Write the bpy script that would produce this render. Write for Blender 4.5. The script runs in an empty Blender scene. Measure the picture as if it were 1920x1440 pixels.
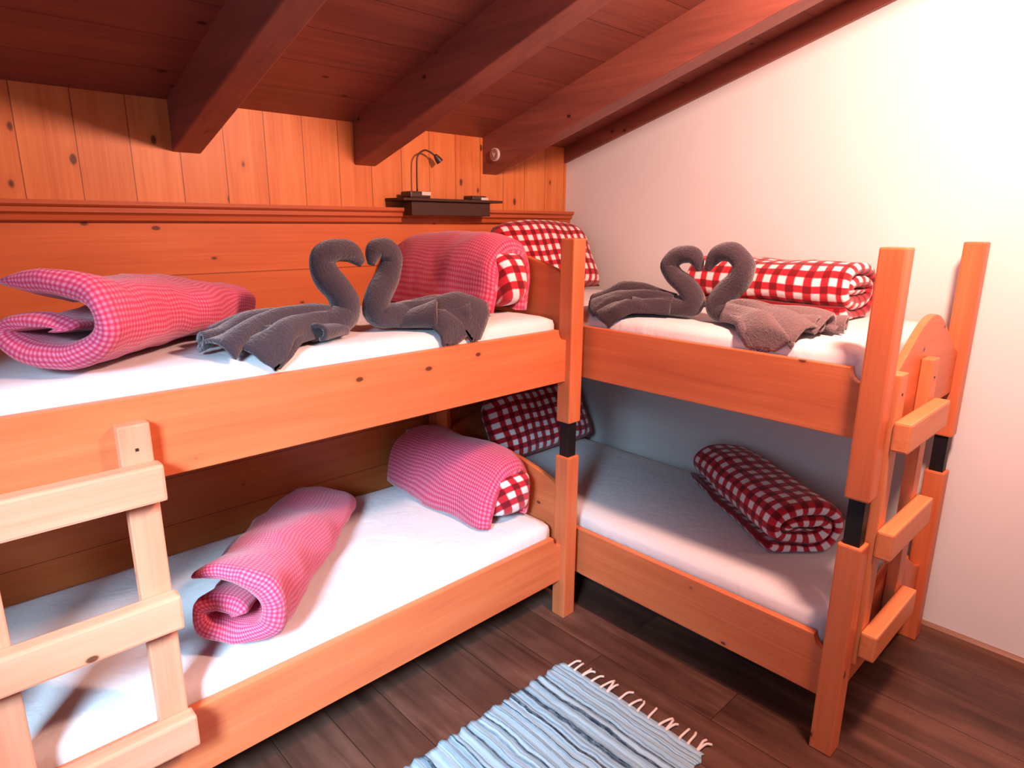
import bpy, bmesh, math, random
from mathutils import Vector, Matrix, noise

random.seed(7)
sc = bpy.context.scene
COL = sc.collection
PI = math.pi

# ------------------------------------------------------------------ helpers
def link(o, parent=None):
    COL.objects.link(o)
    if parent:
        o.parent = parent
    return o

def tag(o, label=None, cat=None, group=None, kind=None):
    if label: o['label'] = label
    if cat: o['category'] = cat
    if group: o['group'] = group
    if kind: o['kind'] = kind
    return o

def empty(name, loc, label, cat, group=None):
    o = bpy.data.objects.new(name, None)
    o.location = loc
    o.empty_display_size = .1
    link(o)
    return tag(o, label, cat, group)

def world_loc(o):
    v = Vector((0, 0, 0))
    while o:
        v += o.location
        o = o.parent
    return v

def finish(name, bm, mat, parent=None, smooth=False, sub=0, solid=None):
    """bm is in world coordinates; one mesh object under parent."""
    if parent:
        w = world_loc(parent)
        bmesh.ops.translate(bm, verts=bm.verts, vec=-w)
    bmesh.ops.recalc_face_normals(bm, faces=bm.faces)
    me = bpy.data.meshes.new(name)
    bm.to_mesh(me)
    bm.free()
    if smooth:
        me.polygons.foreach_set('use_smooth', [True] * len(me.polygons))
    for m in (mat if isinstance(mat, (list, tuple)) else [mat]):
        me.materials.append(m)
    o = bpy.data.objects.new(name, me)
    link(o, parent)
    if solid:
        md = o.modifiers.new('solid', 'SOLIDIFY'); md.thickness = solid; md.offset = 0
    if sub:
        md = o.modifiers.new('sub', 'SUBSURF'); md.levels = sub; md.render_levels = sub
    return o

def box(bm, x0, x1, y0, y1, z0, z1, bev=0.0, seg=2):
    vs = [bm.verts.new((x, y, z)) for x in (x0, x1) for y in (y0, y1) for z in (z0, z1)]
    q = lambda a, b, c, d: bm.faces.new((vs[a], vs[b], vs[c], vs[d]))
    fs = [q(0, 1, 3, 2), q(4, 6, 7, 5), q(0, 4, 5, 1), q(2, 3, 7, 6), q(0, 2, 6, 4), q(1, 5, 7, 3)]
    if bev:
        es = list({e for f in fs for e in f.edges})
        bmesh.ops.bevel(bm, geom=es, offset=bev, segments=seg, profile=.6, affect='EDGES')

def B(*a, **k):
    bm = bmesh.new(); box(bm, *a, **k); return bm

def prism(bm, pts, fn0, fn1, bev=0.0):
    """polygon pts (2D) extruded between two maps 2D->3D."""
    a = [bm.verts.new(fn0(p)) for p in pts]
    b = [bm.verts.new(fn1(p)) for p in pts]
    n = len(pts)
    f0 = bm.faces.new(a); f1 = bm.faces.new(list(reversed(b)))
    for i in range(n):
        bm.faces.new((a[i], b[i], b[(i + 1) % n], a[(i + 1) % n]))
    if bev:
        es = list(f0.edges) + list(f1.edges)
        bmesh.ops.recalc_face_normals(bm, faces=bm.faces)
        bmesh.ops.bevel(bm, geom=es, offset=bev, segments=2, profile=.6, affect='EDGES')

def catmull(pts, n):
    P = [Vector(p) for p in pts]
    P = [P[0] * 2 - P[1]] + P + [P[-1] * 2 - P[-2]]
    out = []
    for i in range(1, len(P) - 2):
        for k in range(n):
            t = k / n
            a, b, c, d = P[i - 1], P[i], P[i + 1], P[i + 2]
            out.append(.5 * (2 * b + (c - a) * t + (2 * a - 5 * b + 4 * c - d) * t * t + (3 * b - a - 3 * c + d) * t ** 3))
    out.append(P[-2])
    return out

def tube(bm, pts, radii, seg=12, squash=1.0, wob=0.0, n=6, zmin=None):
    R = catmull([(r, 0, 0) for r in radii], n)
    C = catmull(pts, n)
    ref = Vector((0, 0, 1))
    rings = []
    prevn = None
    for i, c in enumerate(C):
        t = (C[min(i + 1, len(C) - 1)] - C[max(i - 1, 0)]).normalized()
        if prevn is None:
            nn = t.cross(ref)
            if nn.length < .1: nn = t.cross(Vector((1, 0, 0)))
        else:
            nn = prevn - t * prevn.dot(t)
        nn.normalize(); prevn = nn.copy()
        bb = t.cross(nn)
        ring = []
        for k in range(seg):
            a = 2 * PI * k / seg
            r = max(R[i].x, .0008)
            p = c + nn * math.cos(a) * r + bb * math.sin(a) * r * squash
            if wob: p += noise.noise_vector(p * 16) * wob
            if zmin is not None: p.z = max(p.z, zmin)
            ring.append(bm.verts.new(p))
        rings.append(ring)
    for i in range(len(rings) - 1):
        for k in range(seg):
            bm.faces.new((rings[i][k], rings[i][(k + 1) % seg], rings[i + 1][(k + 1) % seg], rings[i + 1][k]))
    bm.faces.new(rings[0]); bm.faces.new(list(reversed(rings[-1])))

# ------------------------------------------------------------------ materials
class NT:
    def __init__(s, name, rough=.5, spec=.3):
        s.m = bpy.data.materials.new(name); s.m.use_nodes = True
        s.t = s.m.node_tree; s.n = s.t.nodes
        s.b = s.n['Principled BSDF']
        s.b.inputs['Roughness'].default_value = rough
        s.b.inputs['Specular IOR Level'].default_value = spec
    def new(s, typ, **kw):
        nd = s.n.new(typ)
        for k, v in kw.items(): setattr(nd, k, v)
        return nd
    def put(s, sock, v):
        if isinstance(v, bpy.types.NodeSocket): s.t.links.new(v, sock)
        else: sock.default_value = v
    def math(s, op, a, b=0.0, c=0.0, clamp=False):
        nd = s.new('ShaderNodeMath', operation=op, use_clamp=clamp)
        s.put(nd.inputs[0], a); s.put(nd.inputs[1], b); s.put(nd.inputs[2], c)
        return nd.outputs[0]
    def mix(s, f, a, b, blend='MIX'):
        nd = s.new('ShaderNodeMix', data_type='RGBA', blend_type=blend)
        s.put(nd.inputs[0], f); s.put(nd.inputs[6], a); s.put(nd.inputs[7], b)
        return nd.outputs[2]
    def ramp(s, f, stops):
        nd = s.new('ShaderNodeValToRGB')
        el = nd.color_ramp.elements
        while len(el) < len(stops): el.new(.5)
        for e, (p, c) in zip(el, stops):
            e.position = p; e.color = c if len(c) == 4 else (*c, 1)
        s.put(nd.inputs[0], f)
        return nd.outputs[0]
    def noise(s, vec, scale, detail=3, rough=.5, dist=0):
        nd = s.new('ShaderNodeTexNoise')
        s.put(nd.inputs['Vector'], vec); nd.inputs['Scale'].default_value = scale
        nd.inputs['Detail'].default_value = detail; nd.inputs['Roughness'].default_value = rough
        nd.inputs['Distortion'].default_value = dist
        return nd.outputs[0]
    def vmul(s, v, xyz):
        nd = s.new('ShaderNodeVectorMath', operation='MULTIPLY')
        s.put(nd.inputs[0], v); nd.inputs[1].default_value = xyz
        return nd.outputs[0]
    def vadd(s, v, w):
        nd = s.new('ShaderNodeVectorMath', operation='ADD')
        s.put(nd.inputs[0], v); s.put(nd.inputs[1], w)
        return nd.outputs[0]
    def bump(s, h, strength=.2, dist=.01):
        nd = s.new('ShaderNodeBump')
        nd.inputs['Strength'].default_value = strength; nd.inputs['Distance'].default_value = dist
        s.put(nd.inputs['Height'], h)
        s.put(s.b.inputs['Normal'], nd.outputs[0])
    def coord(s, which='Object'):
        return s.new('ShaderNodeTexCoord').outputs[which]
    def sep(s, v):
        nd = s.new('ShaderNodeSeparateXYZ'); s.put(nd.inputs[0], v); return nd.outputs
    def comb(s, x, y, z):
        nd = s.new('ShaderNodeCombineXYZ')
        for i, v in enumerate((x, y, z)): s.put(nd.inputs[i], v)
        return nd.outputs[0]
    def color(s, c): s.put(s.b.inputs['Base Color'], c)

def flat(name, col, rough=.6, spec=.3, metal=0):
    t = NT(name, rough, spec); t.b.inputs['Base Color'].default_value = (*col, 1)
    t.b.inputs['Metallic'].default_value = metal
    return t.m

def grain_scale(axis, long, cross):
    return tuple(long if i == axis else cross for i in range(3))

def wood(name, axis, c_dark, c_mid, c_light, knot=(.10, .03, .012), rough=.42, knots=True, board=None, kr=.02):
    """axis: grain axis. board=(axis, pitch, offset): joints between boards on that axis."""
    t = NT(name, rough, .35)
    co = t.coord()
    rnd = t.new('ShaderNodeObjectInfo').outputs['Random']
    p = t.vadd(co, t.comb(t.math('MULTIPLY', rnd, 7.3), t.math('MULTIPLY', rnd, 3.1), t.math('MULTIPLY', rnd, 5.7)))
    seam = None
    if board:
        ax, pitch, off = board
        c = t.sep(co)[ax]
        q = t.math('DIVIDE', t.math('SUBTRACT', c, off), pitch)
        idx = t.math('FLOOR', q)
        fr = t.math('FRACT', q)
        d = t.math('MINIMUM', fr, t.math('SUBTRACT', 1.0, fr))
        seam = t.math('LESS_THAN', d, .0016 / pitch)
        wn = t.new('ShaderNodeTexWhiteNoise', noise_dimensions='1D'); t.put(wn.inputs['W'], idx)
        sh = t.math('MULTIPLY', wn.outputs[0], 9.0)
        p = t.vadd(p, t.comb(sh, t.math('MULTIPLY', sh, .37), t.math('MULTIPLY', sh, 1.9)))
    g = t.vmul(p, grain_scale(axis, 1.1, 16))
    n1 = t.noise(g, 1.6, 4, .55, .4)
    n2 = t.noise(t.vmul(p, grain_scale(axis, .7, 60)), 1.5, 2, .5)
    n3 = t.noise(t.vmul(p, grain_scale(axis, .8, 3.5)), 1.3, 2, .5)
    f = t.math('ADD', t.math('MULTIPLY', n1, .55), t.math('ADD', t.math('MULTIPLY', n2, .2), t.math('MULTIPLY', n3, .3)))
    c = t.ramp(f, [(.30, c_dark), (.52, c_mid), (.72, c_light)])
    if board:
        w2 = t.new('ShaderNodeTexWhiteNoise', noise_dimensions='1D'); t.put(w2.inputs['W'], t.math('ADD', idx, 17.3))
        c = t.mix(t.math('MULTIPLY', w2.outputs[0], .35), c, (*c_dark, 1))
    if knots:
        v = t.new('ShaderNodeTexVoronoi', feature='F1')
        t.put(v.inputs['Vector'], t.vmul(p, grain_scale(axis, 5.2, 9.0))); v.inputs['Scale'].default_value = 1.0
        dist = t.math('ADD', v.outputs['Distance'], t.math('MULTIPLY', t.math('SUBTRACT', n1, .5), .06))
        halo = t.math('SUBTRACT', 1.0, t.math('DIVIDE', dist, kr * 9.0), clamp=True)
        core = t.math('SUBTRACT', 1.0, t.math('DIVIDE', dist, kr * 4.0), clamp=True)
        c = t.mix(t.math('MULTIPLY', halo, .55), c, (*c_dark, 1))
        c = t.mix(t.math('MINIMUM', t.math('MULTIPLY', core, 2.6), .92), c, (*knot, 1))
    h = n2
    if seam is not None:
        c = t.mix(t.math('MULTIPLY', seam, .8), c, (*[k * .28 for k in c_dark], 1))
        h = t.math('SUBTRACT', n2, t.math('MULTIPLY', seam, 3))
    t.color(c)
    t.bump(h, .12, .004)
    return t.m

PD, PM, PL = (.54, .124, .046), (.67, .172, .062), (.75, .228, .088)
pineX = wood('pine_along_x', 0, PD, PM, PL)
pineY = wood('pine_along_y', 1, PD, PM, PL)
pineZ = wood('pine_along_z', 2, PD, PM, PL)
ladDayX = wood('ladder_pine_daylit_x', 0, (.62, .23, .12), (.74, .30, .175), (.80, .36, .22))  # left bed's ladder: pale pine with the daylight put into its colour
ladDayZ = wood('ladder_pine_daylit_z', 2, (.60, .21, .11), (.72, .28, .16), (.78, .34, .205))
ladLampX = wood('ladder_pine_lamplit_x', 0, (.60, .18, .07), (.72, .235, .09), (.78, .29, .12))  # same ladder pine, the orange of the lamplight put into its colour
ladLampZ = wood('ladder_pine_lamplit_z', 2, (.58, .16, .06), (.70, .215, .08), (.76, .27, .11))
KD, KM, KL = (.52, .125, .034), (.72, .215, .06), (.80, .30, .10)
planks = wood('knotty_planks', 2, KD, KM, KL, board=(0, .156, -2.514), kr=.026)
panelX = wood('wall_panel_pine', 0, (.54, .122, .036), (.66, .160, .045), (.72, .20, .06), board=(2, .19, 1.42), kr=.022)
trimX = wood('cornice_pine', 0, (.42, .085, .028), (.50, .108, .034), (.56, .135, .042))
CD, CM, CL = (.175, .054, .040), (.26, .078, .054), (.34, .100, .066)
ceilX = wood('ceiling_boards', 0, CD, CM, CL, knot=(.05, .012, .006), board=(1, .19, 0), kr=.024)
beamY = wood('beam_wood', 1, CD, (.27, .080, .054), (.36, .105, .068), knot=(.05, .012, .006))

def plaster():
    t = NT('white_plaster', .85, .15)
    co = t.coord()
    n = t.noise(co, 2.2, 3); n2 = t.noise(co, 90, 2)
    t.color(t.mix(n, (.80, .79, .76, 1), (.86, .85, .83, 1)))
    t.bump(n2, .08, .003)
    return t.m
wallM = plaster()
darkWall = wood('unseen_dark_panelling', 2, CD, CM, CL, board=(1, .16, 0))  # unseen walls, made dark to cut the bounced light

def floorboards():
    t = NT('laminate_floor', .38, .4)
    co = t.coord(); s = t.sep(co)
    br = t.new('ShaderNodeTexBrick')
    t.put(br.inputs['Vector'], t.comb(s[1], s[0], 0.0))
    br.offset = .37; br.inputs['Scale'].default_value = 1.0
    br.inputs['Brick Width'].default_value = 1.25; br.inputs['Row Height'].default_value = .185
    br.inputs['Mortar Size'].default_value = .0016; br.inputs['Mortar Smooth'].default_value = 0
    br.inputs['Color1'].default_value = (0, 0, 0, 1); br.inputs['Color2'].default_value = (1, 1, 1, 1)
    br.inputs['Mortar'].default_value = (.5, .5, .5, 1)
    tone = br.outputs['Color']
    sh = t.math('MULTIPLY', t.new('ShaderNodeSeparateColor').inputs[0] and tone or tone, 1.0) if False else tone
    p = t.vadd(co, t.vmul(tone, (3.0, 5.0, 2.0)))
    n1 = t.noise(t.vmul(p, (13, 1.0, 1)), 1.5, 4, .6, .6)
    n2 = t.noise(t.vmul(p, (4, 2.2, 1)), 1.3, 3, .6)
    f = t.math('ADD', t.math('MULTIPLY', n1, .55), t.math('MULTIPLY', n2, .45))
    c = t.ramp(f, [(.32, (.038, .016, .011)), (.5, (.10, .044, .030)), (.68, (.19, .092, .064))])
    c = t.mix(t.math('MULTIPLY', t.sep(tone)[0], .4), c, (.045, .022, .015, 1))
    c = t.mix(br.outputs['Fac'], c, (.03, .016, .01, 1))
    t.color(c); t.bump(n1, .06, .003)
    return t.m
floorM = floorboards()

def gingham(name, period, white, midc, deep, rough=.9, soft=.08, wob=.0):
    t = NT(name, rough, .12)
    uv = t.coord('UV')
    if wob:
        uv = t.vadd(uv, t.vmul(t.new('ShaderNodeTexNoise').outputs['Color'], (wob, wob, 0)))
    s = t.sep(uv)
    def stripe(v):
        fr = t.math('FRACT', t.math('DIVIDE', v, period))
        d = t.math('ABSOLUTE', t.math('SUBTRACT', fr, .5))         # 0 centre .. .5
        return t.math('DIVIDE', t.math('SUBTRACT', d, .25 - soft / 2), soft, clamp=True)
    a, b = stripe(s[0]), stripe(s[1])
    c = t.mix(a, t.mix(b, (*white, 1), (*midc, 1)), t.mix(b, (*midc, 1), (*deep, 1)))
    co = t.coord()
    n = t.noise(co, 14, 3); n2 = t.noise(co, 260, 2)
    t.color(c)
    t.bump(t.math('ADD', t.math('MULTIPLY', n, 1.0), t.math('MULTIPLY', n2, .12)), .35, .012)
    t.b.inputs['Sheen Weight'].default_value = .25
    t.b.inputs['Sheen Roughness'].default_value = .5
    return t.m
bigcheck = gingham('big_red_gingham', .060, (.86, .84, .84), (.56, .022, .036), (.19, .006, .011))
finecheck = gingham('fine_red_gingham', .0115, (.72, .24, .35), (.64, .078, .155), (.56, .032, .085), soft=.3)

def sheet():
    t = NT('white_sheet', .9, .1)
    co = t.coord()
    n = t.noise(t.vmul(co, (1, 1, .6)), 7, 4, .6, .8); n2 = t.noise(co, 40, 2)
    t.color(t.mix(n, (.74, .73, .74, 1), (.80, .79, .80, 1)))
    t.bump(t.math('ADD', n, t.math('MULTIPLY', n2, .15)), .35, .02)
    return t.m
sheetM = sheet()

def towel(name, c1, c2):
    t = NT(name, 1, .05)
    co = t.coord()
    n = t.noise(co, 130, 3, .7); n2 = t.noise(co, 9, 2)
    t.color(t.mix(t.math('ADD', t.math('MULTIPLY', n, .7), t.math('MULTIPLY', n2, .3)), (*c1, 1), (*c2, 1)))
    t.bump(n, .9, .006)
    t.b.inputs['Sheen Weight'].default_value = .5
    t.b.inputs['Sheen Roughness'].default_value = .5
    return t.m
towelM = towel('grey_terry', (.030, .021, .027), (.085, .060, .072))
towelLit = towel('lit_grey_terry', (.12, .076, .078), (.24, .16, .16))  # same grey towel, paler for the light falling on the tail

def rugmat():
    t = NT('rag_rug_weave', .95, .1)
    co = t.coord(); s = t.sep(co)
    wv = t.math('MULTIPLY', t.math('SUBTRACT', t.noise(t.vmul(co, (3, 5, 1)), 1.6, 2), .5), .03)
    x = t.math('ADD', s[0], wv)
    n = t.new('ShaderNodeTexNoise', noise_dimensions='1D')
    t.put(n.inputs['W'], x); n.inputs['Scale'].default_value = 34; n.inputs['Detail'].default_value = 4; n.inputs['Roughness'].default_value = .75
    c = t.ramp(n.outputs[0], [(.38, (.022, .042, .066)), (.43, (.16, .28, .36)), (.5, (.27, .44, .53)), (.58, (.40, .58, .66)), (.66, (.20, .36, .45))])
    mot = t.noise(t.vmul(co, (60, 16, 1)), 1.5, 3, .7)
    c = t.mix(t.math('MULTIPLY', t.math('SUBTRACT', mot, .45, clamp=True), 1.6), c, (.36, .52, .60, 1))
    t.color(c); t.bump(mot, .5, .004)
    return t.m
rugM = rugmat()
fringeM = flat('cream_cotton', (.72, .60, .52), .9, .1)
blackM = flat('black_connector', (.010, .008, .008), .5, .3)
darkShelf = flat('dark_shelf_wood', (.055, .022, .014), .5, .3)
darkMetal = flat('dark_metal', (.05, .028, .02), .4, .5)
paleM = flat('pale_plastic', (.75, .62, .55), .5, .3)
pinkPlastic = flat('pinkish_plastic', (.42, .20, .17), .5, .3)
screwM = flat('screw_steel', (.10, .06, .05), .35, .5, .7)
baseWood = wood('baseboard_wood', 1, (.20, .09, .05), (.27, .13, .075), (.33, .17, .10), knots=False)
frameM = flat('window_frame_white', (.7, .68, .64), .5, .3)

# ------------------------------------------------------------------ the setting
SL = math.tan(math.radians(16.518))
ZC = 2.0188                     # ceiling height at the back wall
XL, YF = -3.9, -4.7            # left wall, front wall

def struct(o): o['kind'] = 'structure'; return o

struct(finish('floor', B(XL - .1, .1, YF - .1, .1, -.12, 0), floorM))
bm = bmesh.new()
prism(bm, [(0.12, ZC - .12 * SL), (YF - .12, ZC + (-YF + .12) * SL), (YF - .12, ZC + .14 + (-YF + .12) * SL), (.12, ZC + .14 - .12 * SL)],
      lambda p: (XL - .1, p[0], p[1]), lambda p: (.1, p[0], p[1]))
struct(finish('ceiling', bm, ceilX))
wb = struct(finish('wall_back', B(XL - .1, .1, 0, .1, 0, 2.1), planks))
wp = finish('wainscot_panel', B(XL, -.0005, -.014, 0.001, 0, 1.62), panelX, wb)
bm = bmesh.new()
prism(bm, [(.1, 0), (.1, ZC), (0, ZC + .02), (YF, ZC - YF * SL + .02), (YF, 0)], lambda p: (0, p[0], p[1]), lambda p: (.1, p[0], p[1]))
struct(finish('wall_right', bm, wallM))
struct(finish('wall_front', B(XL - .1, .1, YF - .1, YF, 0, 3.55), darkWall))
# left wall with the window opening the daylight comes through
WY0, WY1, WZ0, WZ1 = -2.90, -2.15, 1.05, 2.45
bm = bmesh.new()
def wl(y0, y1, z0, z1a, z1b):
    prism(bm, [(y0, z0), (y1, z0), (y1, z1b), (y0, z1a)], lambda p: (XL - .1, p[0], p[1]), lambda p: (XL, p[0], p[1]))
zt = lambda y: ZC - y * SL + .02
wl(YF, WY0, 0, zt(YF), zt(WY0)); wl(WY1, 0, 0, zt(WY1), zt(0))
wl(WY0, WY1, 0, WZ0, WZ0); wl(WY0, WY1, WZ1, zt(WY0), zt(WY1))
struct(finish('wall_left', bm, darkWall))
bm = bmesh.new()
for a in ((WY0, WY0 + .05, WZ0, WZ1), (WY1 - .05, WY1, WZ0, WZ1), (WY0 + .05, WY1 - .05, WZ0, WZ0 + .05), (WY0 + .05, WY1 - .05, WZ1 - .05, WZ1)):
    box(bm, XL - .08, XL - .03, a[0], a[1], a[2], a[3], .004)
win = struct(finish('window_1', bm, frameM))
gl = NT('window_glass', .0, .5)
tr = gl.new('ShaderNodeBsdfTransparent'); gs = gl.new('ShaderNodeBsdfGlossy'); gs.inputs['Roughness'].default_value = .02
mx = gl.new('ShaderNodeMixShader'); mx.inputs[0].default_value = .06
gl.t.links.new(tr.outputs[0], mx.inputs[1]); gl.t.links.new(gs.outputs[0], mx.inputs[2])
gl.t.links.new(mx.outputs[0], gl.n['Material Output'].inputs['Surface'])
finish('pane', B(XL - .058, XL - .052, WY0 + .05, WY1 - .05, WZ0 + .05, WZ1 - .05), gl.m, win)

# cornice on top of the wall panel, three steps, its end profile against the white wall
bm = bmesh.new()
prof = [(0, 1.674), (-.069, 1.674), (-.069, 1.661), (-.062, 1.655), (-.055, 1.652), (-.055, 1.637), (-.047, 1.633), (-.041, 1.628), (-.038, 1.612), (-.028, 1.607), (0, 1.607)]
prism(bm, prof, lambda p: (XL, p[0], p[1]), lambda p: (-.0005, p[0], p[1]))
struct(finish('trim_1', bm, trimX))
# narrow board closing the roof slope against the white wall
bm = bmesh.new()
prism(bm, [(0, ZC + .01), (0, 1.938), (YF, 1.938 - YF * SL), (YF, ZC + .01 - YF * SL)], lambda p: (-.022, p[0], p[1]), lambda p: (0, p[0], p[1]))
struct(finish('trim_2', bm, beamY))
bm = bmesh.new()
prism(bm, [(0, 0), (-.018, 0), (-.018, .022), (-.008, .034), (0, .034)], lambda p: (p[0], YF, p[1]), lambda p: (p[0], 0, p[1]))
struct(finish('baseboard_right', bm, baseWood))

# ------------------------------------------------------------------ ceiling beams
beam_labels = ['thick dark red-brown ceiling beam, leftmost of the three that meet the plank wall',
               'thick dark red-brown ceiling beam, middle of the three that meet the plank wall',
               'thick dark red-brown ceiling beam with the small round disc on its side']
for (xl, xr), lab in zip(((-2.072, -1.974), (-1.349, -1.2435), (-.626, -.530)), beam_labels):
    bm = bmesh.new()
    zb = 1.8475
    prism(bm, [(-.0, zb), (YF, zb - YF * SL), (YF, ZC + .01 - YF * SL), (0, ZC + .01)], lambda p: (xl, p[0], p[1]), lambda p: (xr, p[0], p[1]), bev=.006)
    tag(finish('ceiling_beam', bm, beamY), lab, 'beam', 'roof beams')

# round disc on the side of the right-hand beam
d = empty('wall_disc', (-.626, -.10, 1.933), 'small round pale pinkish disc fixed to the side of the dark beam above the shelf', 'disc')
def disc(x0, x1, r, cy, cz, seg=28):
    bm = bmesh.new()
    prism(bm, [(cy + r * math.cos(2 * PI * i / seg), cz + r * math.sin(2 * PI * i / seg)) for i in range(seg)],
          lambda p: (x0, p[0], p[1]), lambda p: (x1, p[0], p[1]), bev=.002)
    return bm
finish('rim', disc(-.638, -.626, .031, -.10, 1.933), paleM, d)
finish('face', disc(-.641, -.636, .026, -.10, 1.933), pinkPlastic, d)
bm = bmesh.new()
prism(bm, [(-.100, 1.921), (-.088, 1.943), (-.103, 1.940), (-.113, 1.937)], lambda p: (-.643, p[0], p[1]), lambda p: (-.640, p[0], p[1]))
tag(finish('centre_mark', bm, paleM, d), 'white mark in the middle')

# ------------------------------------------------------------------ bunk beds
ZUP = .8536                     # upper bunk above the lower one
def maps(kind):
    """local bed frame: l along the bed (0 head .. 2.05 foot), w across (0 wall side .. W open side)."""
    if kind == 'A':             # head at the right, long side along the back wall
        return lambda l, w, z: (-.982 - l, -.073 - w, z)
    return lambda l, w, z: (-.062 - w, -.012 - l, z)   # head at the back wall, long side along the white wall

P = .0675
def make_bed(kind, label):
    mp = maps(kind)
    W = .9203 if kind == 'A' else .9197
    LB = 2.05 if kind == 'A' else 2.038
    lm, wm = (pineX, pineY) if kind == 'A' else (pineY, pineX)
    root = empty('bunk_bed', mp(LB / 2, W / 2, 0), label, 'bunk bed', 'bunk beds')
    def bb(l0, l1, w0, w1, z0, z1, bev=.004):
        a, b = mp(l0, w0, z0), mp(l1, w1, z1)
        return B(min(a[0], b[0]), max(a[0], b[0]), min(a[1], b[1]), max(a[1], b[1]), z0, z1, bev=bev)
    for l0 in (0, LB - P):
        for w0 in (0, W - P):
            finish('lower_post', bb(l0, l0 + P, w0, w0 + P, 0, .7126, .006), pineZ, root)
            finish('upper_post', bb(l0, l0 + P, w0, w0 + P, .8546, 1.558, .006), pineZ, root)
            tag(finish('post_connector', bb(l0 + .011, l0 + P - .011, w0 + .011, w0 + P - .011, .7106, .8566, .002), blackM, root), 'black connector')
    REC = .028 if kind == 'A' else .050
    REC = .028 if kind == 'A' else .034
    for dz in (0, ZUP):
        for w_out in (W - REC, .028 + .026):      # open side, wall side
            zb, zt_ = .168 + dz, .3715 + dz
            r = .042
            l0, l1 = P - .004, LB - P + .004
            pts = [(l0, zb), (l1, zb), (l1, zt_ - r)]
            cx = l1 - .006
            for i in range(7):
                a = PI / 2 * i / 6
                pts.append((cx - r * math.sin(a) , zt_ - r * math.cos(a) + 0.0) if False else (l1 - .010 - r * math.sin(a) * .8, zt_ - r + r * (1 - math.cos(a))))
            for i in range(7):
                a = PI / 2 * (1 - i / 6)
                pts.append((l0 + .010 + r * math.sin(a) * .8, zt_ - r + r * (1 - math.cos(a))))
            pts.append((l0, zt_ - r))
            bm = bmesh.new()
            prism(bm, pts, lambda p: mp(p[0], w_out, p[1]), lambda p: mp(p[0], w_out - .026, p[1]), bev=.003)
            finish('side_rail', bm, lm, root)
        # head board: shallow arch with notches; foot board: pointed arch
        def board(l_out, s, prof, name):
            n = 40
            w0, w1 = P - .004, W - P + .004
            pts = [(w0, .168 + dz), (w1, .168 + dz)]
            for i in range(n + 1):
                w = w1 + (w0 - w1) * i / n
                t = (w - W / 2) / ((w1 - w0) / 2)
                pts.append((w, prof(max(-1, min(1, t))) + dz))
            bm = bmesh.new()
            prism(bm, pts, lambda p: mp(l_out, p[0], p[1]), lambda p: mp(l_out + s * .024, p[0], p[1]), bev=.005)
            finish(name, bm, wm, root)
        def head(t):
            a = abs(t)
            z = .577 + .07 * (1 - a * a)
            return z - .05 * max(0, (a - .93) / .07) ** 2
        def foot(t):
            t = t + (.07 if kind == 'B' else 0)
            return .315 + .172 * (1 + math.cos(PI * max(-1, min(1, t * .93)))) / 2
        board(.028, 1, head, 'head_board')
        board(LB - .028, -1, foot, 'foot_board')
        # slats carrying the mattress
        for k in range(12):
            l = .12 + k * (LB - .24) / 11
            finish('bed_slat', bb(l - .035, l + .035, .06, W - .062, .205 + dz, .222 + dz, 0), wm, root)
    # ladder
    lad = bpy.data.objects.new('ladder', None)
    link(lad, root)
    if kind == 'A':
        fr = lambda s, dpt, z: (-2.489 - s, -.9653 - dpt, z)
        ztop = 1.172
    else:
        fr = lambda s, dpt, z: (-.514 - .38 + s, -2.022 - dpt, z)
        ztop = 1.212
    lad.location = Vector(fr(.19, .02, .3)) - root.location
    def lb(s0, s1, d0, d1, z0, z1, bev):
        a, b = fr(s0, d0, z0), fr(s1, d1, z1)
        return B(min(a[0], b[0]), max(a[0], b[0]), min(a[1], b[1]), max(a[1], b[1]), z0, z1, bev=bev)
    for s0 in (0, .38 - .068):
        finish('stile', lb(s0 + .001, s0 + .067, .001, .036, .29, ztop, .004), ladDayZ if kind == 'A' else ladLampZ, lad)
        tag(finish('screw', lb(s0 + .030, s0 + .037, .034, .038, ztop - .062, ztop - .055, .001), screwM, lad), 'dark screw head')
    for z1 in (1.082, .751, .414):
        finish('rung', lb(-.006, .386, .036, .082, z1 - .088, z1, .007), ladDayX if kind == 'A' else ladLampX, lad)
    return root

make_bed('A', 'honey pine bunk bed along the plank wall, its ladder cut by the left photo edge')
make_bed('B', 'honey pine bunk bed along the white wall with its ladder on the near end')

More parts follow.
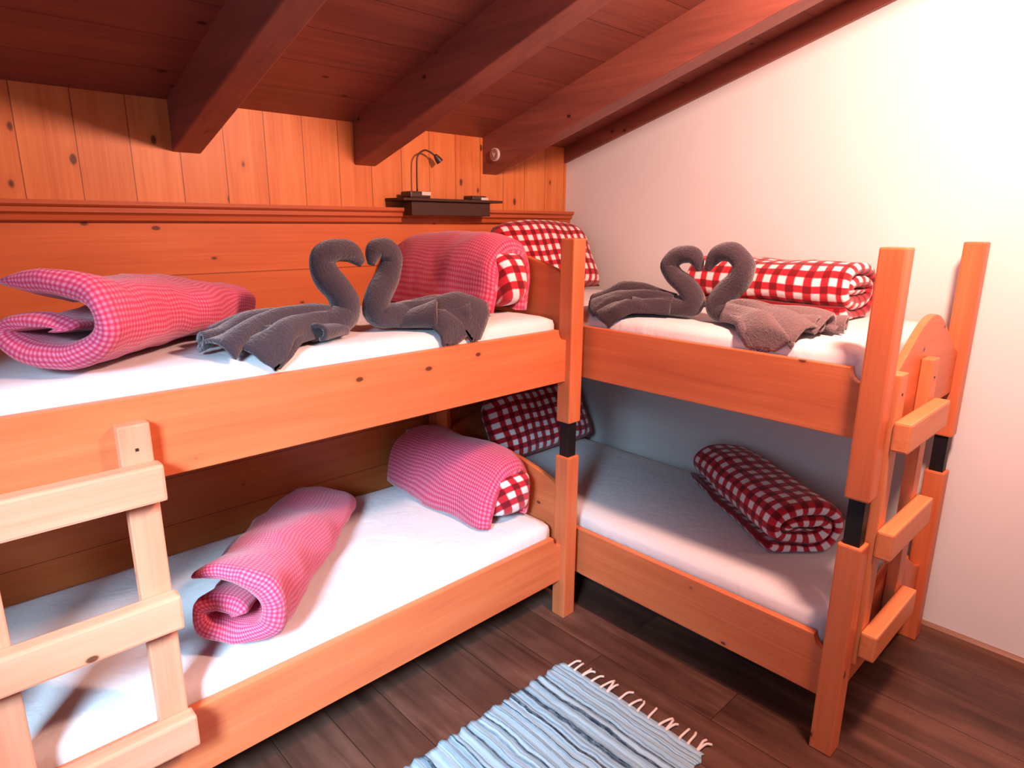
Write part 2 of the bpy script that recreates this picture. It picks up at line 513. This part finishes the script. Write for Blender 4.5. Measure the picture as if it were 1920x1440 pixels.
# ------------------------------------------------------------------ mattresses
def mattress(x0, x1, y0, y1, z0, z1, label, seed):
    nx, ny = max(8, int((x1 - x0) / .05)), max(8, int((y1 - y0) / .05))
    bm = bmesh.new()
    box(bm, x0, x1, y0, y1, z0, z1)
    bmesh.ops.subdivide_edges(bm, edges=[e for e in bm.edges if abs(e.verts[0].co.x - e.verts[1].co.x) > .1], cuts=nx, use_grid_fill=True)
    bmesh.ops.subdivide_edges(bm, edges=[e for e in bm.edges if abs(e.verts[0].co.y - e.verts[1].co.y) > .1], cuts=ny, use_grid_fill=True)
    bmesh.ops.subdivide_edges(bm, edges=[e for e in bm.edges if abs(e.verts[0].co.z - e.verts[1].co.z) > .1], cuts=5, use_grid_fill=True)
    r = .035
    zc, xc, yc = (z0 + z1) / 2, (x0 + x1) / 2, (y0 + y1) / 2
    for v in bm.verts:
        # rounded box
        q = Vector((max(x0 + r, min(x1 - r, v.co.x)), max(y0 + r, min(y1 - r, v.co.y)), max(z0 + r, min(z1 - r, v.co.z))))
        dv = v.co - q
        if dv.length > 1e-6: v.co = q + dv.normalized() * r
        if v.co.z > zc:
            e = min(v.co.x - x0, x1 - v.co.x, v.co.y - y0, y1 - v.co.y)
            v.co.z += .006 * min(1, max(0, e) / .25) + .0025 * noise.noise(v.co * 6 + Vector((seed, 0, 0)))
    return tag(finish('mattress', bm, sheetM, None, smooth=True), label, 'mattress', 'white sheeted mattresses')

mattress(-2.955, -1.063, -.935, -.135, 1.098, 1.270, 'white sheeted mattress under two swans and pink bedding, upper bunk by plank wall', 1)
mattress(-2.955, -1.063, -.935, -.135, .244, .425, 'white sheeted mattress in bluish daylight, lower bunk by the plank wall', 2)
mattress(-.912, -.122, -1.955, -.070, 1.098, 1.270, 'white sheeted mattress under two swans and a red checked roll, upper right bunk', 3)
mattress(-.912, -.122, -1.955, -.070, .244, .425, 'white sheeted mattress in shade, lower bunk by the white wall', 4)
ZU, ZL = 1.281, .436

# ------------------------------------------------------------------ rolled and folded bedding
def roll_mesh(cx, cy, z0, ang, L, W, H, turns, thick, pitch, th0, sgn, seed, wob=.008, taper=0.0, tz=0.0, pw=2.4, sink=0.03):
    """padded cloth rolled into a flattened spiral; axis at angle ang in plan."""
    bm = bmesh.new(); uvl = bm.loops.layers.uv.new('UVMap')
    ax = Vector((math.cos(ang), math.sin(ang), 0)); cr = Vector((ax.y, -ax.x, 0))
    ns = int(turns * 44); r = thick / 2
    loop = []                                     # (offset inward, axis position)
    na = 16
    for i in range(na + 1): loop.append((0, -L / 2 + r + (L - 2 * r) * i / na))
    for i in range(1, 8):
        a = PI * i / 8; loop.append((r - r * math.cos(a), L / 2 - r + r * math.sin(a)))
    for i in range(na + 1): loop.append((thick, L / 2 - r - (L - 2 * r) * i / na))
    for i in range(1, 8):
        a = PI * i / 8; loop.append((r + r * math.cos(a), -L / 2 + r - r * math.sin(a)))
    cum = [0]
    for i in range(1, len(loop) + 1):
        p, q = loop[i - 1], loop[i % len(loop)]
        cum.append(cum[-1] + math.hypot(p[0] - q[0], p[1] - q[1]))
    spow = lambda v: math.copysign(abs(v) ** (2 / pw), v)
    def pt(th, d, a):
        base = pitch * abs(th - th0) / (2 * PI)
        w = max(.004, W / 2 - (base + d) * 1.0); HH = H * (1 - tz * (a / L + .5)); h = max(.004, HH / 2 - (base + d) * .93 * HH / H)
        k = 1 - taper * (a / L + .5)
        x = spow(math.cos(th)) * w * k; z = HH / 2 + spow(math.sin(th)) * h
        p = Vector((cx, cy, z0)) + ax * a + cr * x + Vector((0, 0, z))
        n = noise.noise_vector(p * 6 + Vector((seed, seed * .7, 0)))
        n2 = noise.noise_vector(p * 17 + Vector((seed, 0, 3)))
        p += (n * wob + n2 * wob * .35)
        p.z = max(p.z - sink * max(0, 1 - (p.z - z0) / H), z0 + .002 + d * .02)
        return p
    rings = []; S = [0]; prev = None
    for i in range(ns + 1):
        th = th0 + sgn * turns * 2 * PI * i / ns
        # soft ends of the strip
        e = min(i, ns - i); sc_ = 1.0 if e > 2 else (.35 + .3 * e)
        ring = [bm.verts.new(pt(th, r + (d - r) * sc_, a)) for d, a in loop]
        rings.append(ring)
        m = pt(th, 0, 0)
        if prev is not None: S.append(S[-1] + (m - prev).length)
        prev = m
    n = len(loop)
    for i in range(ns):
        for k in range(n):
            k2 = (k + 1) % n
            f = bm.faces.new((rings[i][k], rings[i + 1][k], rings[i + 1][k2], rings[i][k2]))
            for lp, (si, ci) in zip(f.loops, ((i, k), (i + 1, k), (i + 1, k + 1), (i, k + 1))):
                lp[uvl].uv = (S[si], cum[ci])
    for ring in (rings[0], rings[-1]):
        f = bm.faces.new(ring if ring is rings[0] else list(reversed(ring)))
        for lp in f.loops: lp[uvl].uv = (0, 0)
    return bm

def blob_mesh(c, size, seed, ang=0.0, pw=2.6, wob=.012, flatz=None, nu=40, nv=24):
    """soft cushion: superellipsoid with UVs in metres."""
    bm = bmesh.new(); uvl = bm.loops.layers.uv.new('UVMap')
    sp = lambda v: math.copysign(abs(v) ** (2 / pw), v)
    G = []
    for j in range(nv + 1):
        v = -PI / 2 + PI * j / nv
        row = []
        for i in range(nu):
            u = 2 * PI * i / nu
            q = Vector((sp(math.cos(v)) * sp(math.cos(u)) * size[0] / 2, sp(math.sin(v)) * size[1] / 2, sp(math.cos(v)) * sp(math.sin(u)) * size[2] / 2))
            q.rotate(Matrix.Rotation(ang, 3, 'Z'))
            p = Vector(c) + q
            p += noise.noise_vector(p * 7 + Vector((seed, 0, 0))) * wob
            if flatz is not None: p.z = max(p.z, flatz)
            row.append(bm.verts.new(p))
        G.append(row)
    for j in range(nv):
        for i in range(nu):
            i2 = (i + 1) % nu
            try: f = bm.faces.new((G[j][i], G[j][i2], G[j + 1][i2], G[j + 1][i]))
            except ValueError: continue
            for lp in f.loops:
                co = lp.vert.co - Vector(c)
                lp[uvl].uv = (co.x * .9 + co.z * .35 + 3, co.y * .8 + co.z + 3)
    bmesh.ops.remove_doubles(bm, verts=bm.verts, dist=1e-5)
    return bm

def pillow_mesh(width, height, thick, frame, seed):
    """flat pillow with pinched corners; frame(u, v, t)->world, u,v in metres, t = thickness side."""
    bm = bmesh.new(); uvl = bm.loops.layers.uv.new('UVMap')
    nu, nv = 36, 22
    sides = []
    for sgn in (1, -1):
        G = []
        for j in range(nv + 1):
            row = []
            for i in range(nu + 1):
                u, v = -1 + 2 * i / nu, -1 + 2 * j / nv
                pr = ((1 - u ** 4) * (1 - v ** 4)) ** .5 if abs(u) < 1 and abs(v) < 1 else 0
                kx = 1 - .05 * (1 - v * v) - (.17 if v > 0 else .02) * v ** 4
                ky = 1 - .03 * (1 - u * u) - (.20 if v > 0 else .03) * u ** 4
                uu, vv = u * width / 2 * (kx + .0), v * height / 2 * (ky + .0)
                p = Vector(frame(uu, vv, sgn * pr * thick / 2))
                p += noise.noise_vector(p * 7 + Vector((seed, 0, 0))) * .009 * (.4 + pr)
                row.append((p, (uu * 1.07 + 2, vv * 1.12 + 2)))
            G.append(row)
        sides.append(G)
    for s, G in enumerate(sides):
        V = [[bm.verts.new(p) for p, _ in row] for row in G]
        for j in range(nv):
            for i in range(nu):
                idx = [(j, i), (j, i + 1), (j + 1, i + 1), (j + 1, i)]
                if s: idx.reverse()
                f = bm.faces.new([V[a][b] for a, b in idx])
                for lp, (a, b) in zip(f.loops, idx): lp[uvl].uv = G[a][b][1]
    bmesh.ops.remove_doubles(bm, verts=bm.verts, dist=2e-4)
    return bm

# folded pink duvets lying across the two bunks by the plank wall
tag(finish('folded_duvet', roll_mesh(-2.372, -.600, ZU, math.radians(45), .78, .37, .232, 1.42, .056, .088, math.radians(112), -1, 3.1, wob=.020, taper=-.02, tz=.34), finecheck, None, smooth=True),
    'pink fine-checked folded duvet at the left of the upper bunk by the plank wall', 'duvet', 'folded pink duvets')
tag(finish('folded_duvet', roll_mesh(-2.045, -.575, ZL, math.radians(48), .90, .38, .270, 1.45, .060, .096, math.radians(118), -1, 8.4, wob=.024, taper=-.05, tz=.45), finecheck, None, smooth=True),
    'pink fine-checked folded duvet on the lower bunk behind the left ladder', 'duvet', 'folded pink duvets')

# bulky pink pillows folded round a red and white checked lining, against the head boards
def pink_pillow(z0, label, seed, y0, y1, H, W):
    xc = -1.052 - W / 2
    root = empty('folded_pillow', (xc, (y0 + y1) / 2, z0), label, 'pillow', 'folded pink pillows')
    bm = bmesh.new(); uvl = bm.loops.layers.uv.new('UVMap')
    # outer shell: arch section open at the bottom front, swept along y
    n, m = 34, 26
    thick = .055
    L = y1 - y0
    rings = []
    prof = []
    for i in range(n + 1):                       # outer arch from right bottom over the top to left bottom
        a = -.12 + (PI + .24) * i / n
        prof.append((a, 0))
    for i in range(n + 1):
        a = -.12 + (PI + .24) * (1 - i / n)
        prof.append((a, thick))
    def pt(a, d, y):
        t = (y - y0) / L
        endk = 1 - .16 * (2 * t - 1) ** 4
        hx = (W / 2) * endk - d; hz = H * (endk * (1 - .06 * t)) - d
        sgnp = lambda v, e: math.copysign(abs(v) ** e, v)
        x = sgnp(math.cos(a), .8) * hx; z = sgnp(math.sin(a), .75) * hz
        # leans: the top is closer to the board
        x += .035 * max(0, z) / H
        p = Vector((xc + x, y, z0 + max(z, .004)))
        p += noise.noise_vector(p * 6 + Vector((seed, 0, 0))) * .014 + noise.noise_vector(p * 17) * .004
        p.z = max(p.z, z0 + .003)
        p.x = min(p.x, -1.040)
        return p
    for j in range(m + 1):
        s = j / m
        y = y0 + L * s
        rr = [bm.verts.new(pt(a, d + (thick * .5 - d) * (.75 if j in (0, m) else 0), y - (.0 if d == 0 else 0))) for a, d in prof]
        rings.append(rr)
    k_n = len(prof)
    for j in range(m):
        for k in range(k_n):
            k2 = (k + 1) % k_n
            f = bm.faces.new((rings[j][k], rings[j][k2], rings[j + 1][k2], rings[j + 1][k]))
            for lp, (jj, kk) in zip(f.loops, ((j, k), (j, k + 1), (j + 1, k + 1), (j + 1, k))):
                lp[uvl].uv = (kk * .0165, jj * L / m)
    half = n + 1
    for j in (0, m):
        for k in range(n):
            f = bm.faces.new((rings[j][k], rings[j][k + 1], rings[j][k_n - 2 - k], rings[j][k_n - 1 - k]))
            for lp in f.loops: lp[uvl].uv = (k * .0165, lp.vert.co.y)
    finish('cover', bm, finecheck, root, smooth=True)
    tag(finish('lining', blob_mesh((xc + .02, (y0 + y1) / 2 - .035, z0 + H * .42), (W * .68, L * 1.02, H * .84), seed + 2, pw=3.4, flatz=z0 + .004), bigcheck, root, smooth=True),
        'red and white checked lining showing at the near end')
    return root
pink_pillow(ZU, 'bulky pink folded pillow with checked lining, on the upper bunk by its head board', 5.5, -.800, -.105, .305, .28)
pink_pillow(ZL, 'bulky pink folded pillow with checked lining, on the lower bunk by its head board', 9.5, -.825, -.105, .275, .31)

# checked pillows leaning in the corner at the head of the bed along the white wall
def lean_frame(xc, yb, yt, z0, hgt):
    dz = math.sqrt(max(.0001, hgt * hgt - (yt - yb) ** 2))
    ny, nz = (yt - yb) / hgt, dz / hgt
    def fr(u, v, t):
        s = v + hgt / 2
        return (xc + u, yb + ny * s - nz * t, max(z0 + .002, z0 + nz * s + ny * t + .002))
    return fr
tag(finish('checked_pillow', pillow_mesh(.70, .385, .19, lean_frame(-.435, -.345, -.175, ZU, .370), 2.2), bigcheck, None, smooth=True),
    'red and white checked pillow leaning in the room corner on the upper bunk', 'pillow', 'red checked pillows')
tag(finish('checked_pillow', pillow_mesh(.74, .385, .19, lean_frame(-.47, -.345, -.175, ZL, .370), 4.2), bigcheck, None, smooth=True),
    'red and white checked pillow in deep shade in the corner of the lower bunk', 'pillow', 'red checked pillows')

# rolled checked duvets on the bed along the white wall
tag(finish('rolled_duvet', roll_mesh(-.290, -1.40, ZU, math.radians(90), .66, .385, .232, 2.35, .045, .048, math.radians(-150), 1, 1.3, wob=.010), bigcheck, None, smooth=True),
    'rolled red and white checked duvet on the upper bunk behind the tall near post', 'duvet', 'rolled red checked duvets')
tag(finish('rolled_duvet', roll_mesh(-.375, -1.46, ZL, math.radians(55), .70, .355, .218, 2.3, .043, .046, math.radians(-150), 1, 6.1, wob=.010), bigcheck, None, smooth=True),
    'rolled red and white checked duvet slantwise on the lower bunk by the white wall', 'duvet', 'rolled red checked duvets')

# ------------------------------------------------------------------ towel swans
def fan_mesh(o, ang, L, half, h0, npl, amp, seed, zm, limit=None, hw=.045):
    """tail of the folded towel: pleated fan spreading from the neck base and draping on the sheet."""
    bm = bmesh.new()
    nr, nf = 22, 72
    G = []
    for j in range(nr + 1):
        t = j / nr
        row = []
        for i in range(nf + 1):
            s = -1 + 2 * i / nf
            ph = ang + s * half * (.35 + .65 * t ** .6)
            ll = L * (1 - .22 * s * s + .05 * math.sin(s * 5 + seed))
            r = ll * t
            fp = npl * PI * s + seed + 1.3 * math.sin(2.1 * s + seed)
            ph += .22 * t * math.sin(fp + .6) / npl * 2.2
            side = Vector((-math.sin(ang), math.cos(ang), 0)) * (s * hw * (1 - t))
            p = Vector((o[0], o[1], 0)) + side + Vector((math.cos(ph), math.sin(ph), 0)) * r
            dome = h0 * (1 - t ** 1.6) * (1 - .75 * abs(s) ** 2.2)
            wv = .5 + .5 * math.cos(fp)
            pleat = amp * (.45 + 1.1 * abs(noise.noise(Vector((s * 2.3 + seed, t * 1.2, seed))))) * 1.15 * (wv ** 1.25) * min(1, t * 1.5) * (1 - .45 * abs(s)) * (1.15 - .25 * t)
            z = zm + .007 + dome + pleat
            n = noise.noise(p * 11 + Vector((seed, 0, 0)))
            z += .010 * n * t
            if abs(s) > .93: z -= (abs(s) - .93) / .07 * (z - zm - .006) * .9
            p.z = max(z, zm + .006)
            if limit: p = limit(p)
            row.append(bm.verts.new(p))
        G.append(row)
    for j in range(nr):
        for i in range(nf):
            bm.faces.new((G[j][i], G[j][i + 1], G[j + 1][i + 1], G[j + 1][i]))
    return bm

def curl(bm, p0, p1, r, zm, seed, roll0=-.4, turn=1.75):
    """open, curled fold of the towel edge: a cone whose mouth shows at p1."""
    p0, p1 = Vector((*p0, 0)), Vector((*p1, 0))
    ax = (p1 - p0).normalized(); sd = Vector((-ax.y, ax.x, 0))
    rows = []
    for j in range(11):
        t = j / 10
        rr = .010 + (r - .010) * t ** .8
        c = p0 + (p1 - p0) * t
        row = []
        for i in range(25):
            a = PI * (roll0 + turn * i / 24)
            k = rr * (1 + .28 * i / 24)
            q = c + sd * math.cos(a) * k * 1.15 + Vector((0, 0, zm + .008 + rr * .95 + math.sin(a) * k * .9))
            q += noise.noise_vector(q * 14 + Vector((seed, 0, 0))) * .005
            q.z = max(q.z, zm + .007)
            row.append(bm.verts.new(q))
        rows.append(row)
    for j in range(10):
        for i in range(24):
            bm.faces.new((rows[j][i], rows[j][i + 1], rows[j + 1][i + 1], rows[j + 1][i]))

def swan(label, neck, radii, o, ang, L, half, h0, npl, amp, seed, mat, zm=ZU, limit=None, group=None, curls=()):
    root = empty('towel_swan', (o[0], o[1], zm), label, 'towel', group)
    bm = bmesh.new()
    tube(bm, neck, radii, 14, 1.0, .004, zmin=zm + .002)
    finish('neck', bm, towelM, root, smooth=True)
    tb = fan_mesh(o, ang, L, half, h0, npl, amp, seed, zm, limit)
    for k, c in enumerate(curls): curl(tb, *c[:2], c[2], zm, seed + k, *c[3:])
    finish('tail', tb, mat, root, smooth=True, solid=.011)

def limA(p):                                     # hangs over the front edge of the upper mattress by the plank wall
    e = -.915 - p.y
    if e > 0:
        p.y = -.915 - min(e, .030); p.z = max(1.231, p.z - e * .9)
    return p
def limB(p):
    e = -.885 - p.x
    if e > 0:
        p.x = -.885 - min(e, .034); p.z = max(1.231, p.z - e * .7)
    return p

yA = -.80
swan('dark grey towel swan with tail fanned towards the folded pink duvet, upper left bunk',
     [(-2.02, -.80, 1.315), (-1.93, -.81, 1.316), (-1.875, yA, 1.345), (-1.885, yA, 1.40), (-1.925, yA + .01, 1.455), (-1.935, yA + .01, 1.505), (-1.905, yA, 1.528), (-1.855, yA, 1.527), (-1.830, yA, 1.512), (-1.810, yA - .005, 1.487)],
     [.045, .047, .046, .044, .041, .037, .034, .032, .026, .012],
     (-1.93, -.80), math.radians(186), .37, math.radians(36), .080, 5.2, .062, 1.2, towelM, limit=limA, curls=(((-1.96, -.83), (-2.17, -.885), .026), ((-1.90, -.84), (-2.02, -.895), .022)), group='towel swans on the upper bunk by the plank wall')
swan('dark grey towel swan with tail fanned towards the bulky pink pillow on the upper bunk',
     [(-1.62, -.80, 1.318), (-1.70, -.81, 1.318), (-1.763, yA, 1.335), (-1.757, yA, 1.385), (-1.715, yA + .01, 1.44), (-1.695, yA + .01, 1.495), (-1.715, yA, 1.527), (-1.755, yA, 1.532), (-1.770, yA, 1.512), (-1.781, yA - .005, 1.482)],
     [.045, .046, .044, .042, .039, .036, .033, .030, .024, .011],
     (-1.70, -.80), math.radians(-12), .31, math.radians(50), .065, 4.2, .068, 3.7, towelM, limit=limA, curls=(((-1.70, -.82), (-1.600, -.895), .040), ((-1.68, -.80), (-1.475, -.905), .034)), group='towel swans on the upper bunk by the plank wall')
xB = -.76
swan('dark grey towel swan nearest the corner post, on the upper bunk along the white wall',
     [(xB - .03, -1.19, 1.31), (xB, -1.27, 1.312), (xB, -1.322, 1.335), (xB, -1.295, 1.385), (xB, -1.235, 1.425), (xB, -1.212, 1.468), (xB, -1.25, 1.503), (xB, -1.30, 1.505), (xB, -1.325, 1.483), (xB, -1.338, 1.450)],
     [.042, .044, .042, .039, .036, .034, .032, .030, .025, .012],
     (xB - .01, -1.25), math.radians(101), .34, math.radians(38), .070, 4.6, .052, 2.4, towelM, limit=limB, curls=(((-.78, -1.25), (-.86, -1.12), .026),), group='towel swans on the upper bunk by the white wall')
swan('towel swan with paler, brightly lit tail draped over the bed edge before the rolled duvet',
     [(xB - .02, -1.54, 1.312), (xB, -1.46, 1.314), (xB, -1.420, 1.335), (xB, -1.458, 1.39), (xB, -1.495, 1.435), (xB, -1.500, 1.482), (xB, -1.462, 1.517), (xB, -1.415, 1.517), (xB, -1.386, 1.492), (xB, -1.370, 1.455)],
     [.046, .046, .045, .043, .041, .039, .035, .031, .025, .012],
     (xB - .01, -1.47), math.radians(-98), .35, math.radians(50), .066, 5.6, .050, 5.1, towelLit, limit=limB, curls=(((-.77, -1.50), (-.80, -1.79), .024), ((-.74, -1.50), (-.69, -1.83), .022)), group='towel swans on the upper bunk by the white wall')

# ------------------------------------------------------------------ shelf with lamp on the cornice
sh = empty('wall_shelf', (-.91, -.07, 1.675), 'narrow dark wooden shelf sitting on the cornice of the plank wall', 'shelf')
finish('shelf_board', B(-1.205, -.625, -.150, -.001, 1.703, 1.715, bev=.003), darkShelf, sh)
finish('bracket', B(-1.150, -.690, -.130, -.070, 1.640, 1.703, bev=.004), darkShelf, sh)
lamp = empty('gooseneck_lamp', (-1.065, -.07, 1.715), 'thin dark gooseneck reading lamp rising from the shelf against the planks', 'lamp')
finish('lamp_base', B(-1.145, -1.035, -.115, -.035, 1.715, 1.745, bev=.008), darkMetal, lamp)
finish('sheen_patch', B(-1.085, -1.035, -.118, -.108, 1.728, 1.744, bev=.002), paleM, lamp)  # pale piece standing in for the whitish sheen on the base
bm = bmesh.new()
tube(bm, [(-1.063, -.05, 1.745), (-1.062, -.05, 1.84), (-1.055, -.05, 1.90), (-1.020, -.05, 1.927), (-.985, -.05, 1.922), (-.955, -.055, 1.903)], [.004] * 6, 8)
finish('stem', bm, darkMetal, lamp, smooth=True)
bm = bmesh.new()
tube(bm, [(-.962, -.055, 1.912), (-.950, -.057, 1.897), (-.938, -.06, 1.882)], [.008, .014, .017], 12)
finish('lamp_head', bm, darkMetal, lamp, smooth=True)
bx = empty('small_device', (-.72, -.07, 1.715), 'small black device with a pale plate on the right end of the dark shelf', 'device')
finish('device_body', B(-.790, -.700, -.115, -.045, 1.715, 1.736, bev=.006), darkMetal, bx)
finish('pale_plate', B(-.735, -.690, -.117, -.060, 1.716, 1.729, bev=.003), paleM, bx)

# pale socket on the wall deep under the upper bunk
so = empty('wall_socket', (-1.11, -.014, .578), 'small pale socket plate on the dark wall above the lower pink pillow', 'socket')
finish('plate', B(-1.150, -1.070, -.022, -.014, .538, .618, bev=.004), paleM, so)
bm = bmesh.new()
prism(bm, [(-1.11 + .021 * math.cos(2 * PI * i / 20), .578 + .021 * math.sin(2 * PI * i / 20)) for i in range(20)], lambda p: (p[0], -.0235, p[1]), lambda p: (p[0], -.0215, p[1]))
finish('socket_recess', bm, flat('socket_shadow', (.12, .1, .1)), so)

# ------------------------------------------------------------------ rag rug
rug = empty('rag_rug', (-1.9, -1.48, 0), 'pale blue and grey striped rag rug with a fringed end on the floor', 'rug')
bm = bmesh.new()
nx, ny = 240, 40
G = []
for i in range(nx + 1):
    x = -1.262 - 1.30 * i / nx
    row = []
    for j in range(ny + 1):
        v = -1 + 2 * j / ny
        wy = .300 + .004 * math.sin(x * 61) + .004 * math.sin(x * 140 + 1)
        y = -1.480 + v * wy
        xx = x + .010 * noise.noise(Vector((y * 3, x * 2, 0))) + (.006 * (1 - v * v) if i < 6 else 0)
        z = .009 + .0022 * math.sin(x * 175 + 2.5 * noise.noise(Vector((x * 4, y * 3, 0)))) + .004 * noise.noise(Vector((x * 6, y * 5, 1)))
        row.append(bm.verts.new((xx, y, max(.004, z))))
    G.append(row)
for i in range(nx):
    for j in range(ny):
        bm.faces.new((G[i][j], G[i][j + 1], G[i + 1][j + 1], G[i + 1][j]))
r0 = bmesh.ops.extrude_face_region(bm, geom=bm.faces[:])
for v in [g for g in r0['geom'] if isinstance(g, bmesh.types.BMVert)]: v.co.z = .0012
finish('weave', bm, rugM, rug, smooth=True)
ys = [-1.215, -1.245, -1.283, -1.325, -1.368, -1.398, -1.448, -1.492, -1.528, -1.570, -1.612, -1.640, -1.690, -1.722, -1.755]
for k, y in enumerate(ys):
    ln = .040 + .014 * random.random(); dy = random.uniform(-.016, .022)
    bm = bmesh.new()
    def strand(dy, ln):
        tube(bm, [(-1.268, y, .008), (-1.255, y + dy * .15, .011), (-1.245 + ln * .45, y + dy * .5 + random.uniform(-.004, .004), .012), (-1.252 + ln, y + dy, .006)], [.0055, .0045, .0042, .0046], 7, 1.0, .001, 4)
    strand(dy, ln)
    if k in (2, 5, 11, 14): strand(dy - .022, ln * .9)
    finish('tassel', bm, fringeM, rug, smooth=True)

# ------------------------------------------------------------------ light
def area(name, loc, rot, sx, sy, power, col):
    l = bpy.data.lights.new(name, 'AREA'); l.shape = 'RECTANGLE'; l.size = sx; l.size_y = sy
    l.energy = power; l.color = col
    o = bpy.data.objects.new(name, l); o.location = loc; o.rotation_euler = rot; link(o); return o
# daylight entering through the window in the left wall
sky = area('window_sky', (XL - .13, (WY0 + WY1) / 2, (WZ0 + WZ1) / 2), (0, 0, 0), .70, 1.30, 25, (.42, .72, 1.0))
sky.rotation_euler = Vector((1, 0, 0)).to_track_quat('-Z', 'Y').to_euler()
dl = area('window_daylight', (XL - .12, (WY0 + WY1) / 2, 2.08), (0, 0, 0), .68, .68, 26, (.50, .76, 1.0))
dl.data.spread = math.radians(44)
dl.rotation_euler = Vector((1.85, 1.68, -1.78)).to_track_quat('-Z', 'Y').to_euler()
# warm ceiling lamp of the room
l = bpy.data.lights.new('room_lamp', 'POINT'); l.energy = 224; l.color = (1.0, .57, .45); l.shadow_soft_size = .10
o = bpy.data.objects.new('room_lamp', l); o.location = (-1.27, -2.38, 2.42); link(o)

w = bpy.data.worlds.new('World'); sc.world = w; w.use_nodes = True
bg = w.node_tree.nodes['Background']; bg.inputs[0].default_value = (.6, .75, 1, 1); bg.inputs[1].default_value = .35

# ------------------------------------------------------------------ camera
Cc = Vector((-2.85354, -2.5711, 1.61461))
Rv, Uv, Fv = Vector((.72629, -.68736, .00632)), Vector((.16295, .18109, .96987)), Vector((.66779, .70338, -.24353))
cd = bpy.data.cameras.new('camera'); cd.sensor_fit = 'HORIZONTAL'; cd.sensor_width = 36
cd.lens = 1209.17 / 1920 * 36; cd.clip_start = .02
cam = bpy.data.objects.new('camera', cd)
M = Matrix((Rv, Uv, -Fv)).transposed().to_4x4(); M.translation = Cc
cam.matrix_world = M
link(cam); sc.camera = cam
sc.view_settings.view_transform = 'Standard'; sc.view_settings.look = 'None'
sc.view_settings.gamma = 1; sc.view_settings.use_curve_mapping = False
sc.view_settings.exposure = 0.0
sc.cycles.diffuse_bounces = 2
